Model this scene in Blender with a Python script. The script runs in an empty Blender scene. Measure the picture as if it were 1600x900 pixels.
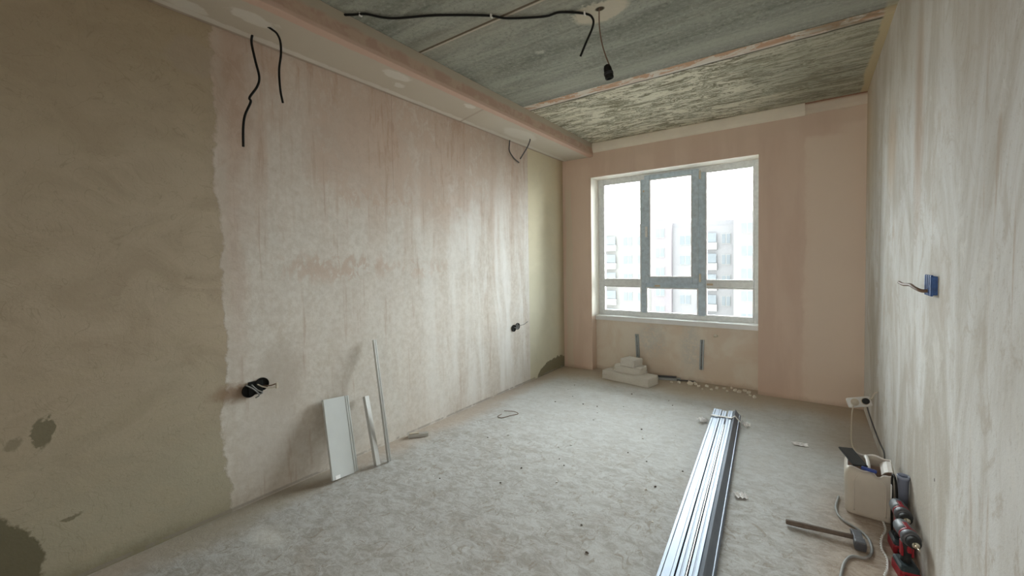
import bpy, bmesh, math, random
from mathutils import Vector, Matrix
random.seed(7)
SC = bpy.context.scene
COL = SC.collection

# ------------------------------------------------------------------ camera, sky, exposure
XL, XR, YW, H = -2.512, 0.384, 4.647, 2.70        # left wall, right wall, window wall, ceiling
YB = -0.75                                        # wall behind the camera
cam_data = bpy.data.cameras.new('camera')
cam = bpy.data.objects.new('camera', cam_data); COL.objects.link(cam)
XV = Vector((0.81528689, 0.57885836, -0.01517517))
YV = Vector((-0.00611416, 0.03481072, 0.99937522))
ZV = Vector((-0.57902496, 0.81468473, -0.03191996))
M = Matrix.Identity(4)
for i in range(3):
    M[i][0], M[i][1], M[i][2] = XV[i], YV[i], -ZV[i]
M[2][3] = 1.31
cam.matrix_world = M
cam_data.sensor_width = 36.0
cam_data.lens = 655.5657 * 36.0 / 1600.0
cam_data.shift_y = -(450 - 431.34) / 1600.0
cam_data.clip_start = 0.02
cam_data.clip_end = 500
SC.camera = cam

SC.view_settings.view_transform = 'Standard'
SC.view_settings.look = 'None'
SC.view_settings.gamma = 1.0
SC.view_settings.use_curve_mapping = False
SC.view_settings.exposure = 2.28
SC.cycles.max_bounces = 14
SC.cycles.diffuse_bounces = 10
SC.cycles.transparent_max_bounces = 12

world = bpy.data.worlds.new('overcast_sky'); SC.world = world
world.use_nodes = True
wn = world.node_tree.nodes; wl = world.node_tree.links
wn.clear()
wo = wn.new('ShaderNodeOutputWorld'); wb = wn.new('ShaderNodeBackground')
wb.inputs['Color'].default_value = (0.955, 0.98, 1.0, 1)
wb.inputs['Strength'].default_value = 6.0
wl.new(wb.outputs[0], wo.inputs[0])
# overcast sky, bright where the veiled sun stands (beyond the window), dull on the other side
wt = wn.new('ShaderNodeTexCoord'); wx = wn.new('ShaderNodeSeparateXYZ'); wr = wn.new('ShaderNodeMapRange')
wr.inputs['From Min'].default_value = -0.35; wr.inputs['From Max'].default_value = 0.25
wr.inputs['To Min'].default_value = 1.1; wr.inputs['To Max'].default_value = 6.0
wl.new(wt.outputs['Generated'], wx.inputs[0]); wl.new(wx.outputs['Y'], wr.inputs['Value']); wl.new(wr.outputs[0], wb.inputs['Strength'])

pl = bpy.data.lights.new('window_portal', 'AREA'); pl.shape = 'RECTANGLE'; pl.size = 1.75; pl.size_y = 1.7
pl.cycles.is_portal = True
po = bpy.data.objects.new('window_portal', pl); COL.objects.link(po)
po.location = (-1.27, YW + 0.36, 1.48)
po.rotation_euler = (math.radians(-90), 0, 0)      # facing into the room (-Y)

# unseen fill lamp added beyond the doorway to brighten the window wall
dl = bpy.data.lights.new('back_fill_light', 'AREA'); dl.shape = 'RECTANGLE'; dl.size = 0.9; dl.size_y = 1.7
dl.energy = 7.5; dl.color = (1.0, 0.90, 0.80)
do = bpy.data.objects.new('back_fill_light', dl); COL.objects.link(do)
do.location = (-0.35, -1.6, 1.25)
do.rotation_euler = (math.radians(90), 0, 0)

# ------------------------------------------------------------------ node helpers
class S:
    def __init__(s, g, sock): s.g, s.k = g, sock
    def _m(s, op, o=None, rev=False, clamp=False):
        n = s.g.nt.nodes.new('ShaderNodeMath'); n.operation = op; n.use_clamp = clamp
        a, b = (o, s) if rev else (s, o)
        for i, v in enumerate((a, b)):
            if v is None: continue
            if isinstance(v, S): s.g.nt.links.new(v.k, n.inputs[i])
            else: n.inputs[i].default_value = v
        return S(s.g, n.outputs[0])
    def __add__(s, o): return s._m('ADD', o)
    def __radd__(s, o): return s._m('ADD', o)
    def __sub__(s, o): return s._m('SUBTRACT', o)
    def __rsub__(s, o): return s._m('SUBTRACT', o, rev=True)
    def __mul__(s, o): return s._m('MULTIPLY', o)
    def __rmul__(s, o): return s._m('MULTIPLY', o)
    def __truediv__(s, o): return s._m('DIVIDE', o)
    def sq(s): return s._m('MULTIPLY', s)
    def sqrt(s): return s._m('SQRT')
    def abs(s): return s._m('ABSOLUTE')
    def max(s, o): return s._m('MAXIMUM', o)
    def min(s, o): return s._m('MINIMUM', o)
    def sm(s, a, b):                     # smoothstep 0..1 between a and b (a may exceed b)
        n = s.g.nt.nodes.new('ShaderNodeMapRange'); n.interpolation_type = 'SMOOTHSTEP'
        lo, hi = (a, b) if a < b else (b, a)
        n.inputs['From Min'].default_value = lo; n.inputs['From Max'].default_value = hi
        n.inputs['To Min'].default_value = 0 if a < b else 1
        n.inputs['To Max'].default_value = 1 if a < b else 0
        s.g.nt.links.new(s.k, n.inputs['Value'])
        return S(s.g, n.outputs['Result'])

class Mat:
    def __init__(s, name, rough=0.9, metal=0.0, spec=0.3):
        s.m = bpy.data.materials.new(name); s.m.use_nodes = True
        s.nt = s.m.node_tree; s.nt.nodes.clear()
        s.out = s.nt.nodes.new('ShaderNodeOutputMaterial')
        s.b = s.nt.nodes.new('ShaderNodeBsdfPrincipled')
        s.nt.links.new(s.b.outputs[0], s.out.inputs[0])
        s.b.inputs['Roughness'].default_value = rough
        s.b.inputs['Metallic'].default_value = metal
        s.b.inputs['Specular IOR Level'].default_value = spec
        s._xyz = None
        tc = s.nt.nodes.new('ShaderNodeTexCoord'); s.vec = tc.outputs['Object']
    def xyz(s):
        if not s._xyz:
            n = s.nt.nodes.new('ShaderNodeSeparateXYZ'); s.nt.links.new(s.vec, n.inputs[0])
            s._xyz = [S(s, n.outputs[i]) for i in range(3)]
        return s._xyz
    def noise(s, sc, detail=4, rough=0.55, dist=0.0, off=0.0):
        mp = s.nt.nodes.new('ShaderNodeMapping')
        if not isinstance(sc, tuple): sc = (sc, sc, sc)
        mp.inputs['Scale'].default_value = sc
        mp.inputs['Location'].default_value = (off, off * 1.7, off * 0.6)
        s.nt.links.new(s.vec, mp.inputs[0])
        n = s.nt.nodes.new('ShaderNodeTexNoise')
        n.inputs['Scale'].default_value = 1.0; n.inputs['Detail'].default_value = detail
        n.inputs['Roughness'].default_value = rough; n.inputs['Distortion'].default_value = dist
        s.nt.links.new(mp.outputs[0], n.inputs['Vector'])
        return S(s, n.outputs['Fac'])
    def mix(s, f, a, b):
        n = s.nt.nodes.new('ShaderNodeMix'); n.data_type = 'RGBA'
        if isinstance(f, S): s.nt.links.new(f.k, n.inputs[0])
        else: n.inputs[0].default_value = f
        for i, v in ((6, a), (7, b)):
            if isinstance(v, tuple): n.inputs[i].default_value = (*v, 1)
            else: s.nt.links.new(v, n.inputs[i])
        return n.outputs[2]
    def mul(s, c, f):                     # scale a colour by a scalar
        n = s.nt.nodes.new('ShaderNodeVectorMath'); n.operation = 'SCALE'
        s.nt.links.new(c, n.inputs[0]); s.nt.links.new(f.k, n.inputs['Scale'])
        return n.outputs[0]
    def color(s, c):
        if isinstance(c, tuple): s.b.inputs['Base Color'].default_value = (*c, 1)
        else: s.nt.links.new(c, s.b.inputs['Base Color'])
    def bump(s, h, strength=0.3, dist=0.01):
        n = s.nt.nodes.new('ShaderNodeBump')
        n.inputs['Strength'].default_value = strength; n.inputs['Distance'].default_value = dist
        s.nt.links.new(h.k, n.inputs['Height']); s.nt.links.new(n.outputs[0], s.b.inputs['Normal'])

def plain(name, c, rough=0.6, metal=0.0, var=0.08, sc=30, spec=0.4, bump=0.0):
    m = Mat(name, rough, metal, spec)
    n = m.noise(sc, 3)
    c2 = tuple(max(0, v * (1 - var * 2)) for v in c); c1 = tuple(min(1, v * (1 + var)) for v in c)
    m.color(m.mix(n, c2, c1))
    if bump: m.bump(n, bump, 0.003)
    return m.m

def blob(u, v, cu, cv, ru, rv, e=0.25):
    d = (((u - cu) / ru).sq() + ((v - cv) / rv).sq()).sqrt()
    return d.sm(1 + e, 1 - e)

# ------------------------------------------------------------------ plaster / concrete materials
def mat_left_wall():
    m = Mat('left_wall_plaster', 0.85)
    x, y, z = m.xyz()
    nl = m.noise(1.6, 4, .6); nf = m.noise(28, 4, .7); nm = m.noise(7, 4, .6, off=3)
    wy = y + (nl - .5) * .10 + (nm - .5) * .10 + (nf - .5) * .04
    wz = z + (nm - .5) * .10 + (nf - .5) * .06
    # old yellow-grey plaster
    tro = m.noise((1, 3.2, 4.5), 5, .6, 1.6, off=5)
    yl = m.mix(tro.sm(.3, .7), (.445, .365, .27), (.50, .42, .32))
    yl = m.mix((z + (nl - .5) * .8).sm(1.0, .1), yl, (.46, .42, .32))
    yl = m.mix((z + (nl - .5) * .9).sm(1.5, 2.7), yl, (.45, .365, .255))
    yl = m.mix((nf.sm(.62, .75)) * .35, yl, (.30, .27, .19))
    arc = m.noise((1, 5, 5), 2, .5, 3.5, off=9)
    yl = m.mix((arc - .5).abs().sm(.012, 0) * .30, yl, (.27, .22, .14))
    yl = m.mix(m.noise((1, 60, 60), 3, .7, off=2).sm(.66, .74) * .3, yl, (.27, .24, .16))
    yl = m.mix(m.noise((1, 4, 9), 4, .6, 1.0, off=12).sm(.52, .64) * .25, yl, (.50, .43, .31))
    # pale pink gypsum
    st = m.noise((1, 5.5, .75), 5, .6, .4, off=11); st3 = m.noise((1, 30, 2.2), 4, .65, .3, off=41); mo = m.noise((1, 14, 9), 5, .7, .6, off=51)
    st2 = m.noise((1, 2.2, 2.0), 5, .62, .8, off=21)
    gr = m.noise(42, 3, .75)
    pk = m.mix(nf.sm(.3, .7), (.62, .575, .515), (.72, .685, .635))
    pinkmask = (st.sm(.46, .60) * .7 + st2.sm(.50, .62) * .55 + st3.sm(.50, .62) * .35).min(1.0)
    hz = (z + (nl - .5) * .5).sm(1.25, 2.35)
    pinkmask = (pinkmask * (hz * .85 + .12)).min(1.0)
    pinkmask = pinkmask.max((wz + (st - .5) * .5 - 1.80).sm(.0, .05) * wy.sm(1.3, 1.5) * wy.sm(3.6, 3.0) * mo.sm(.38, .56) * .75)
    pinkmask = pinkmask.max(blob(wy, wz, .99, 2.3, .085, .55, .5) * .9)
    pinkmask = pinkmask.max(blob(wy, wz, .98, 1.5, .06, .6, .8) * .55)
    p_a = blob(wy, wz, 1.62, 1.30, .42, .10, .5) * mo.sm(.45, .57) * .75
    p_b = blob(wy, wz, 1.95, 1.78, .45, .10, .6) * mo.sm(.44, .58) * .9
    p_c = blob(wy, wz, 1.85, 2.15, .35, .38, .7) * .65
    p_d = blob(wy, wz, 2.75, 1.95, .5, .35, .7) * nm.sm(.35, .6) * .8
    p_e = blob(wy, wz, 2.3, 1.28, .3, .08, .7) * mo.sm(.46, .58) * .6
    p_f = blob(wy, wz, 3.25, 2.0, .07, .7, .7) * .7
    p_g = blob(wy, wz, 3.62, 2.1, .05, .4, .7) * .6
    for p in (p_a, p_b, p_c, p_d, p_e, p_f, p_g): pinkmask = pinkmask.max(p)
    pk = m.mix(mo.sm(.55, .68) * .35, pk, (.53, .46, .38))
    pk = m.mix(mo.sm(.44, .32) * .45, pk, (.74, .70, .65))
    pk = m.mix(pinkmask, pk, m.mix(mo.sm(.4, .6), (.48, .35, .27), (.58, .46, .38)))
    pk = m.mix(hz * .42, pk, (.52, .38, .29))
    pk = m.mix(st3.sm(.58, .66) * st.sm(.45, .6) * .4, pk, (.44, .32, .24))
    wht = (wy.sm(1.6, 3.4) * z.sm(2.3, 1.5)) * st.sm(.6, .35)
    pk = m.mix(wht * .85, pk, (.83, .82, .80))
    pk = m.mix(gr.sm(.64, .72) * .30, pk, (.42, .37, .31))
    # dull rubbed zone round the sockets
    pk = m.mix(blob(wy, wz, 1.19, .66, .12, .20, .5) * .55, pk, (.47, .41, .345))
    pk = m.mix(blob(wy, wz, 1.15, .30, .17, .20, .6) * .4, pk, (.60, .56, .52))
    em = (wy - (m.noise((1, .1, 2.3), 3, .6, off=31) - .5) * .12).sm(.905, .925)
    c = m.mix(em, yl, pk)
    c = m.mix(blob(wy, wz, .83, 2.36, .10, .10, .15) * .6, c, (.45, .37, .29))
    # raw white rim of the gypsum edge
    rim = (wy - .945).abs().sm(.035, .0) * nm.sm(.35, .6)
    c = m.mix(rim * .5, c, (.60, .54, .47))
    # right-hand yellow strip by the corner
    rm = (y + (nf - .5) * .02).sm(3.845, 3.87)
    c = m.mix(rm, c, m.mix(z.sm(.3, 2.2), (.68, .66, .53), (.68, .61, .44)))
    c = m.mix(y.sm(4.45, 4.64) * .55, c, (.42, .33, .22))
    # damp cement patches
    dk = blob(wy, wz, 4.42, -.02, .40, .17, .04)
    dk2 = blob(wy, wz, -.02, .10, .25, .38, .03)
    dk2 = dk2.max(blob(wy, wz, .268, .655, .030, .058, .1) * .85)
    dk2 = dk2.max(blob(wy, wz, .33, .275, .028, .014, .2) * .8)
    dk2 = dk2.max(blob(wy, wz, .20, .64, .02, .02, .3) * .5)
    c = m.mix(dk.sm(0, .5), c, m.mix(nf, (.22, .20, .13), (.28, .26, .18)))
    c = m.mix(dk2, c, m.mix(nl, (.17, .15, .095), (.21, .19, .125)))
    # smear beside the socket, joint lines, floor dust
    c = m.mix(blob(wy, wz, .94, .635, .09, .045, .6) * .8, c, (.30, .20, .13))
    c = m.mix((y - 2.04).abs().sm(.004, .001) * z.sm(1.7, 2.0) * .5, c, (.36, .25, .19))
    c = m.mix(wz.sm(.10, .0) * wy.sm(1.2, .5) * .8, c, (.27, .25, .17))
    c = m.mix((z - .012).abs().sm(.012, .004) * nm.sm(.42, .5) * .6, c, (.33, .30, .27))
    c = m.mul(c, tro * .16 + .92)
    m.color(c)
    m.bump(nf * .4 + tro * .6 + m.noise(90, 2) * .2 + em * .35, .3, .006)
    return m.m

def mat_right_wall():
    m = Mat('right_wall_plaster', 0.85)
    x, y, z = m.xyz()
    st = m.noise((1, 2.0, .6), 6, .66, 1.0, off=2); mo = m.noise((1, 6, 4), 7, .74, .8, off=52)
    st2 = m.noise((1, 6.5, .9), 6, .7, 1.2, off=7)
    nf = m.noise(38, 4, .75); nl = m.noise(1.5, 3, .6, off=4); gr = m.noise((1, 75, 60), 3, .8, off=6)
    c = m.mix(st.sm(.36, .62), (.50, .465, .41), (.73, .73, .72))
    c = m.mix(st2.sm(.54, .68) * .35, c, (.50, .40, .31))
    c = m.mix(mo.sm(.52, .62) * .55, c, (.49, .44, .375))
    c = m.mix(mo.sm(.45, .32) * .55, c, (.74, .73, .70))
    c = m.mix(gr.sm(.60, .70) * .35, c, (.36, .33, .28))
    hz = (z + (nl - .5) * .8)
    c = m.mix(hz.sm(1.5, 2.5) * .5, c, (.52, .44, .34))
    c = m.mix(nf.sm(.6, .7) * .35, c, (.40, .37, .32))
    c = m.mix(blob(y, z, 2.55, 1.9, .08, .4, .7) * .6, c, (.47, .33, .23))
    c = m.mix(blob(y, z, 3.3, 1.95, .14, .22, .7) * .5, c, (.56, .40, .25))
    c = m.mix(blob(y, z, 2.15, 1.2, .16, .14, .6) * .3, c, (.50, .43, .36))
    c = m.mix((st2.sm(.60, .66) * mo.sm(.42, .52) * .45), c, (.42, .33, .25))
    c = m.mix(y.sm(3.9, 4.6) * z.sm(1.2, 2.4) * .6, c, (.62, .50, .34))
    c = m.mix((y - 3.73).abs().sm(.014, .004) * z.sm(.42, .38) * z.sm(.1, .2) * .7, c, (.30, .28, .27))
    sc = m.noise((1, 9, 3.5), 3, .6, 2.5, off=13)
    c = m.mix((sc - .5).abs().sm(.02, .0) * hz.sm(1.2, 2.0) * .18, c, (.40, .30, .22))
    c = m.mix(blob(y, z, 2.166, .474, .006, .007, .3), c, (.04, .035, .03))
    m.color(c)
    m.bump(nf * .6 + st2 * .3 + mo * .6 + gr * .3, .4, .006)
    return m.m

def mat_window_wall():
    m = Mat('window_wall_plaster', 0.85)
    x, y, z = m.xyz()
    nl = m.noise(2.0, 4, .6); nf = m.noise(30, 4, .7); nm = m.noise(8, 4, .6, off=3)
    st = m.noise((5, 1, .8), 4, .6, .4, off=5)
    wx = x + (nl - .5) * .10 + (nm - .5) * .05; wz = z + (nm - .5) * .08
    c = m.mix(st.sm(.35, .65), (.70, .545, .455), (.75, .60, .505))
    # lighter second coat to the right
    rmask = wx.sm(-.06, -.03) * wz.sm(2.42, 2.36).max(x.sm(.1, .3))
    c = m.mix(rmask * .95, c, m.mix(nl, (.79, .66, .56), (.83, .71, .61)))
    rim = (wx + .035).abs().sm(.05, .0) * z.sm(2.4, 2.2) * nf.sm(.35, .6)
    c = m.mix(rim * .6, c, (.78, .64, .54))
    c = m.mix(wz.sm(2.44, 2.50) * .5, c, (.70, .56, .46))
    # putty strip in the left corner
    ls = (wx + 2.43).abs().sm(.05, .035) * z.sm(2.3, 2.1)
    c = m.mix(ls * .75, c, (.70, .61, .50))
    c = m.mix(wz.sm(2.585, 2.61), c, (.68, .57, .47))
    # niche back wall: greyer, patchy
    ni = y.sm(YW + .12, YW + .125) * z.sm(.66, .64)
    nic = m.mix(m.noise(3.2, 4, .6, .5, off=8).sm(.38, .62), (.74, .64, .54), (.80, .74, .65))
    bl = blob(wx, wz, -1.45, .42, .14, .18, .6) .max(blob(wx, wz, -1.05, .38, .10, .24, .6))
    nic = m.mix(bl * nf.sm(.3, .6) * .55, nic, (.56, .58, .57))
    c = m.mix(ni, c, nic)
    # pale smooth window reveal
    rv = y.sm(YW + .002, YW + .006) * z.sm(.64, .66)
    c = m.mix(rv, c, (.86, .81, .73))
    c = m.mix(wz.sm(.05, .0) * .4, c, (.40, .29, .21))
    m.color(c)
    m.bump(nf * .4 + nm * .5 + m.noise(90, 2) * .2, .3, .006)
    return m.m

def mat_floor():
    m = Mat('dusty_screed', 0.9)
    x, y, z = m.xyz()
    n1 = m.noise(1.3, 5, .6, .6); n2 = m.noise((13, 21, 1), 7, .78, .8, off=3)
    n3 = m.noise(30, 6, .8); n4 = m.noise((16, 10, 1), 7, .74, 1.6, off=14); n5 = m.noise(3.0, 6, .7, 1.0, off=24)
    c = m.mix(n2.sm(.38, .62), (.385, .375, .355), (.56, .575, .575))
    c = m.mix(n5.sm(.44, .68) * .4, c, (.63, .645, .64))
    c = m.mix(n5.sm(.50, .30) * .4, c, (.42, .375, .32))
    c = m.mix(n4.sm(.55, .63) * .65, c, (.31, .27, .22))
    c = m.mix((n4 - .47).abs().sm(.012, .0) * .45, c, (.30, .265, .22))
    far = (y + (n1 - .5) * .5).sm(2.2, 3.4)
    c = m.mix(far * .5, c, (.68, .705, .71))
    wm = x + (n1 - .5) * .35 + (n3 - .5) * .08
    c = m.mix(wm.sm(-2.24, -2.46) * .7, c, (.50, .41, .33))
    c = m.mix(blob(wm, y, -2.45, 1.0, .14, .45, .5) * .5, c, (.36, .34, .27))
    wyy = y + (n1 - .5) * .5 + (n3 - .5) * .08
    c = m.mix(wyy.sm(4.05, 4.45) * .8, c, (.47, .39, .29))
    c = m.mix((wm + wyy * -.02).sm(-.14, .16) * wyy.sm(3.3, 2.7) * .8, c, m.mix(n2.sm(.4, .6), (.36, .27, .20), (.48, .385, .30)))
    c = m.mix(wm.sm(-.1, .3) * wyy.sm(3.2, 3.8) * .6, c, (.45, .36, .27))
    c = m.mix(n3.sm(.57, .68) * .45, c, (.30, .28, .25))
    c = m.mix(n3.sm(.42, .32) * .35, c, (.72, .72, .70))
    c = m.mix(blob(x, y, -2.14, .93, .10, .05, .8) * .55, c, (.75, .75, .72))
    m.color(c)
    m.bump(n2 * .6 + n3 * .6 + n4 * .3, .55, .006)
    return m.m

def mat_ceiling():
    m = Mat('raw_concrete_slab', 0.9)
    x, y, z = m.xyz()
    wv = m.noise(2.5, 4, .6, off=2); nf = m.noise(40, 4, .75)
    yw = y + (wv - .5) * .03
    st = m.noise((.7, 7, 1), 5, .62, .5, off=4); st2 = m.noise((1.6, 20, 1), 4, .6, .5, off=8)
    cl = m.noise((2, 3.2, 1), 4, .6, .8, off=10)
    c = m.mix(st.sm(.32, .68), (.20, .21, .18), (.36, .37, .32))
    c = m.mix(cl.sm(.5, .72) * .5, c, (.36, .355, .29))
    c = m.mix(st2.sm(.6, .75) * .3, c, (.42, .42, .36))
    c = m.mix(nf.sm(.52, .66) * .5, c, (.44, .44, .38))
    c = m.mix(m.noise((9, 16, 1), 6, .75, .6, off=61).sm(.5, .66) * .35, c, (.42, .42, .35))
    c = m.mix(nf.sm(.46, .34) * .45, c, (.09, .095, .08))
    c = m.mix((yw - 3.02).abs().sm(.14, .03) * .45, c, (.40, .40, .345))
    # slab joint, thin
    c = m.mix((yw - 1.955).abs().sm(.16, .03) * .35, c, (.42, .40, .33))
    c = m.mix((y + (nf - .5) * .006 - 1.945).abs().sm(.010, .006), c, (.12, .09, .06))
    c = m.mix((y + (nf - .5) * .006 - 1.962).abs().sm(.008, .004) * .6, c, (.62, .52, .42))
    # slab by the window: cream lime bloom with dark veins
    v = m.noise((2.0, 8, 1), 5, .68, 1.6, off=17); v2 = m.noise((4.5, 17, 1), 6, .75, .8, off=27)
    cr = m.mix(nf.sm(.3, .7), (.62, .59, .46), (.74, .71, .59))
    vm = ((v - .5).abs().sm(.03, .008) * .9).max(v.sm(.50, .58) * v2.sm(.44, .52) * .9).max(v2.sm(.55, .60) * .9)
    cr = m.mix(vm, cr, m.mix(nf, (.10, .09, .05), (.24, .22, .14)))
    cr = m.mix((x + (cl - .5) * 1.2).sm(-.65, -.05) * .6, cr, m.mix(st2.sm(.4, .6), (.20, .20, .155), (.36, .35, .27)))
    zc = (y + (wv - .5) * .02).sm(3.27, 3.30)
    c = m.mix(zc, c, cr)
    # mortar band between the slabs
    band = ((yw - 3.225).abs()).sm(.062, .05)
    bc = m.mix(m.noise((5, 9, 1), 5, .75, .6, off=33).sm(.45, .52), (.66, .60, .52), (.52, .32, .21))
    bc = m.mix(yw.sm(3.235, 3.265) * .6, bc, (.70, .68, .63))
    bc = m.mix((x + (cl - .5) * .6).sm(-.35, .1) * v2.sm(.42, .52) * .7, bc, (.24, .18, .11))
    c = m.mix(band, c, bc)
    c = m.mix((yw - 3.287).abs().sm(.012, .005) * .85, c, (.07, .06, .04))
    c = m.mix((yw - 3.165).abs().sm(.010, .004) * x.sm(-.8, -.4) * .6, c, (.10, .09, .06))
    # yellow smear along the right wall
    xr = x + (cl - .5) * .06 + (nf - .5) * .03
    c = m.mix(xr.sm(.325, .345) * y.sm(3.0, 3.3), c, (.55, .46, .29))
    # plaster patch round the lamp outlet
    bx = x + (nf - .5) * .08 + (cl - .5) * .12; by = y + (nf - .5) * .08 + (wv - .5) * .1
    c = m.mix(blob(bx, by, -.965, 2.24, .15, .10, .15) * .85, c, (.60, .55, .44))
    c = m.mix(blob(x, y, -.953, 2.215, .026, .02, .25), c, (.05, .035, .02))
    c = m.mix(blob(bx, by, -1.48, 2.42, .03, .02, .3) * .8, c, (.50, .48, .42))
    m.color(c)
    m.bump(nf * .7 + st2 * .5 + band * .5, .5, .008)
    return m.m

def mat_soffit():
    m = Mat('plasterboard_soffit', 0.85)
    x, y, z = m.xyz()
    nl = m.noise(2.2, 4, .6); nf = m.noise(30, 4, .7); nm = m.noise(9, 4, .6, .5, off=3)
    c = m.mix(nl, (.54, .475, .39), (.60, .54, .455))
    # putty spots and joints on the underside
    pt = m.mix(nf, (.68, .64, .57), (.74, .70, .64))
    wx = x + (nm - .5) * .06; wy = y + (nm - .5) * .14
    under = z.sm(2.556, 2.552)
    mk = (wx + 2.485).abs().sm(.055, .035)
    for cy, cx, ry, rx in ((.78, -2.40, .09, .045), (1.0, -2.28, .12, .05), (1.85, -2.22, .11, .05), (1.95, -2.33, .05, .035),
                           (2.55, -2.20, .06, .03), (3.4, -2.3, .25, .10), (.55, -2.2, .12, .07)):
        mk = mk.max(blob(wx, wy, cx, cy, rx, ry, .15))
    c = m.mix(mk * under * .9, c, pt)
    c = m.mix(((y + x * .3) - 2.02).abs().sm(.018, .006) * under * .6, c, (.42, .33, .26))
    c = m.mix((wy + x * .3).sm(2.0, 2.3) * under * .45, c, (.64, .60, .52))
    c = m.mix((x + 2.5).abs().sm(.018, .008) * under * .7, c, (.36, .26, .19))
    # pink gypsum along the arris
    ed = x + (nf - .5) * .012 + (nm - .5) * .02
    c = m.mix(ed.sm(-2.165, -2.150) * under, c, (.62, .44, .355))
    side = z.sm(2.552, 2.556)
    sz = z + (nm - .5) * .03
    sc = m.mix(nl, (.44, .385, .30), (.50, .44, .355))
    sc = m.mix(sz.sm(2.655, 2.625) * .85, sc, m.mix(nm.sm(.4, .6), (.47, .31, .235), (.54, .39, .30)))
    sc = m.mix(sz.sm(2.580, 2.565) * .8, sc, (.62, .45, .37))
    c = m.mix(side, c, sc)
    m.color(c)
    m.bump(nf * .4 + nm * .5 + mk * .6, .3, .005)
    return m.m

def mat_blocks():
    m = Mat('aerated_concrete', 0.95)
    n = m.noise(60, 4, .8); l = m.noise(6, 3)
    c = m.mix(l, (.60, .575, .52), (.70, .675, .62))
    c = m.mix(n.sm(.58, .7) * .5, c, (.36, .33, .27))
    m.color(c); m.bump(n, .8, .006)
    return m.m

def mat_zinc(name='galvanised_steel', c=(.25, .285, .34), rough=.5):
    m = Mat(name, rough, 0.85, .5)
    n = m.noise(25, 3, .6); s2 = m.noise((3, 3, 60), 2)
    m.color(m.mix(n, tuple(v * .86 for v in c), c))
    m.bump(n, .08, .002)
    return m.m

def mat_glass():
    m = bpy.data.materials.new('window_glass'); m.use_nodes = True
    nt = m.node_tree; nt.nodes.clear()
    o = nt.nodes.new('ShaderNodeOutputMaterial'); t = nt.nodes.new('ShaderNodeBsdfTransparent')
    g = nt.nodes.new('ShaderNodeBsdfGlossy'); g.inputs['Roughness'].default_value = .02
    f = nt.nodes.new('ShaderNodeFresnel'); f.inputs[0].default_value = 1.45
    mx = nt.nodes.new('ShaderNodeMixShader')
    t.inputs[0].default_value = (.93, .96, .95, 1)
    nt.links.new(f.outputs[0], mx.inputs[0]); nt.links.new(t.outputs[0], mx.inputs[1]); nt.links.new(g.outputs[0], mx.inputs[2])
    nt.links.new(mx.outputs[0], o.inputs[0])
    return m

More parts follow.
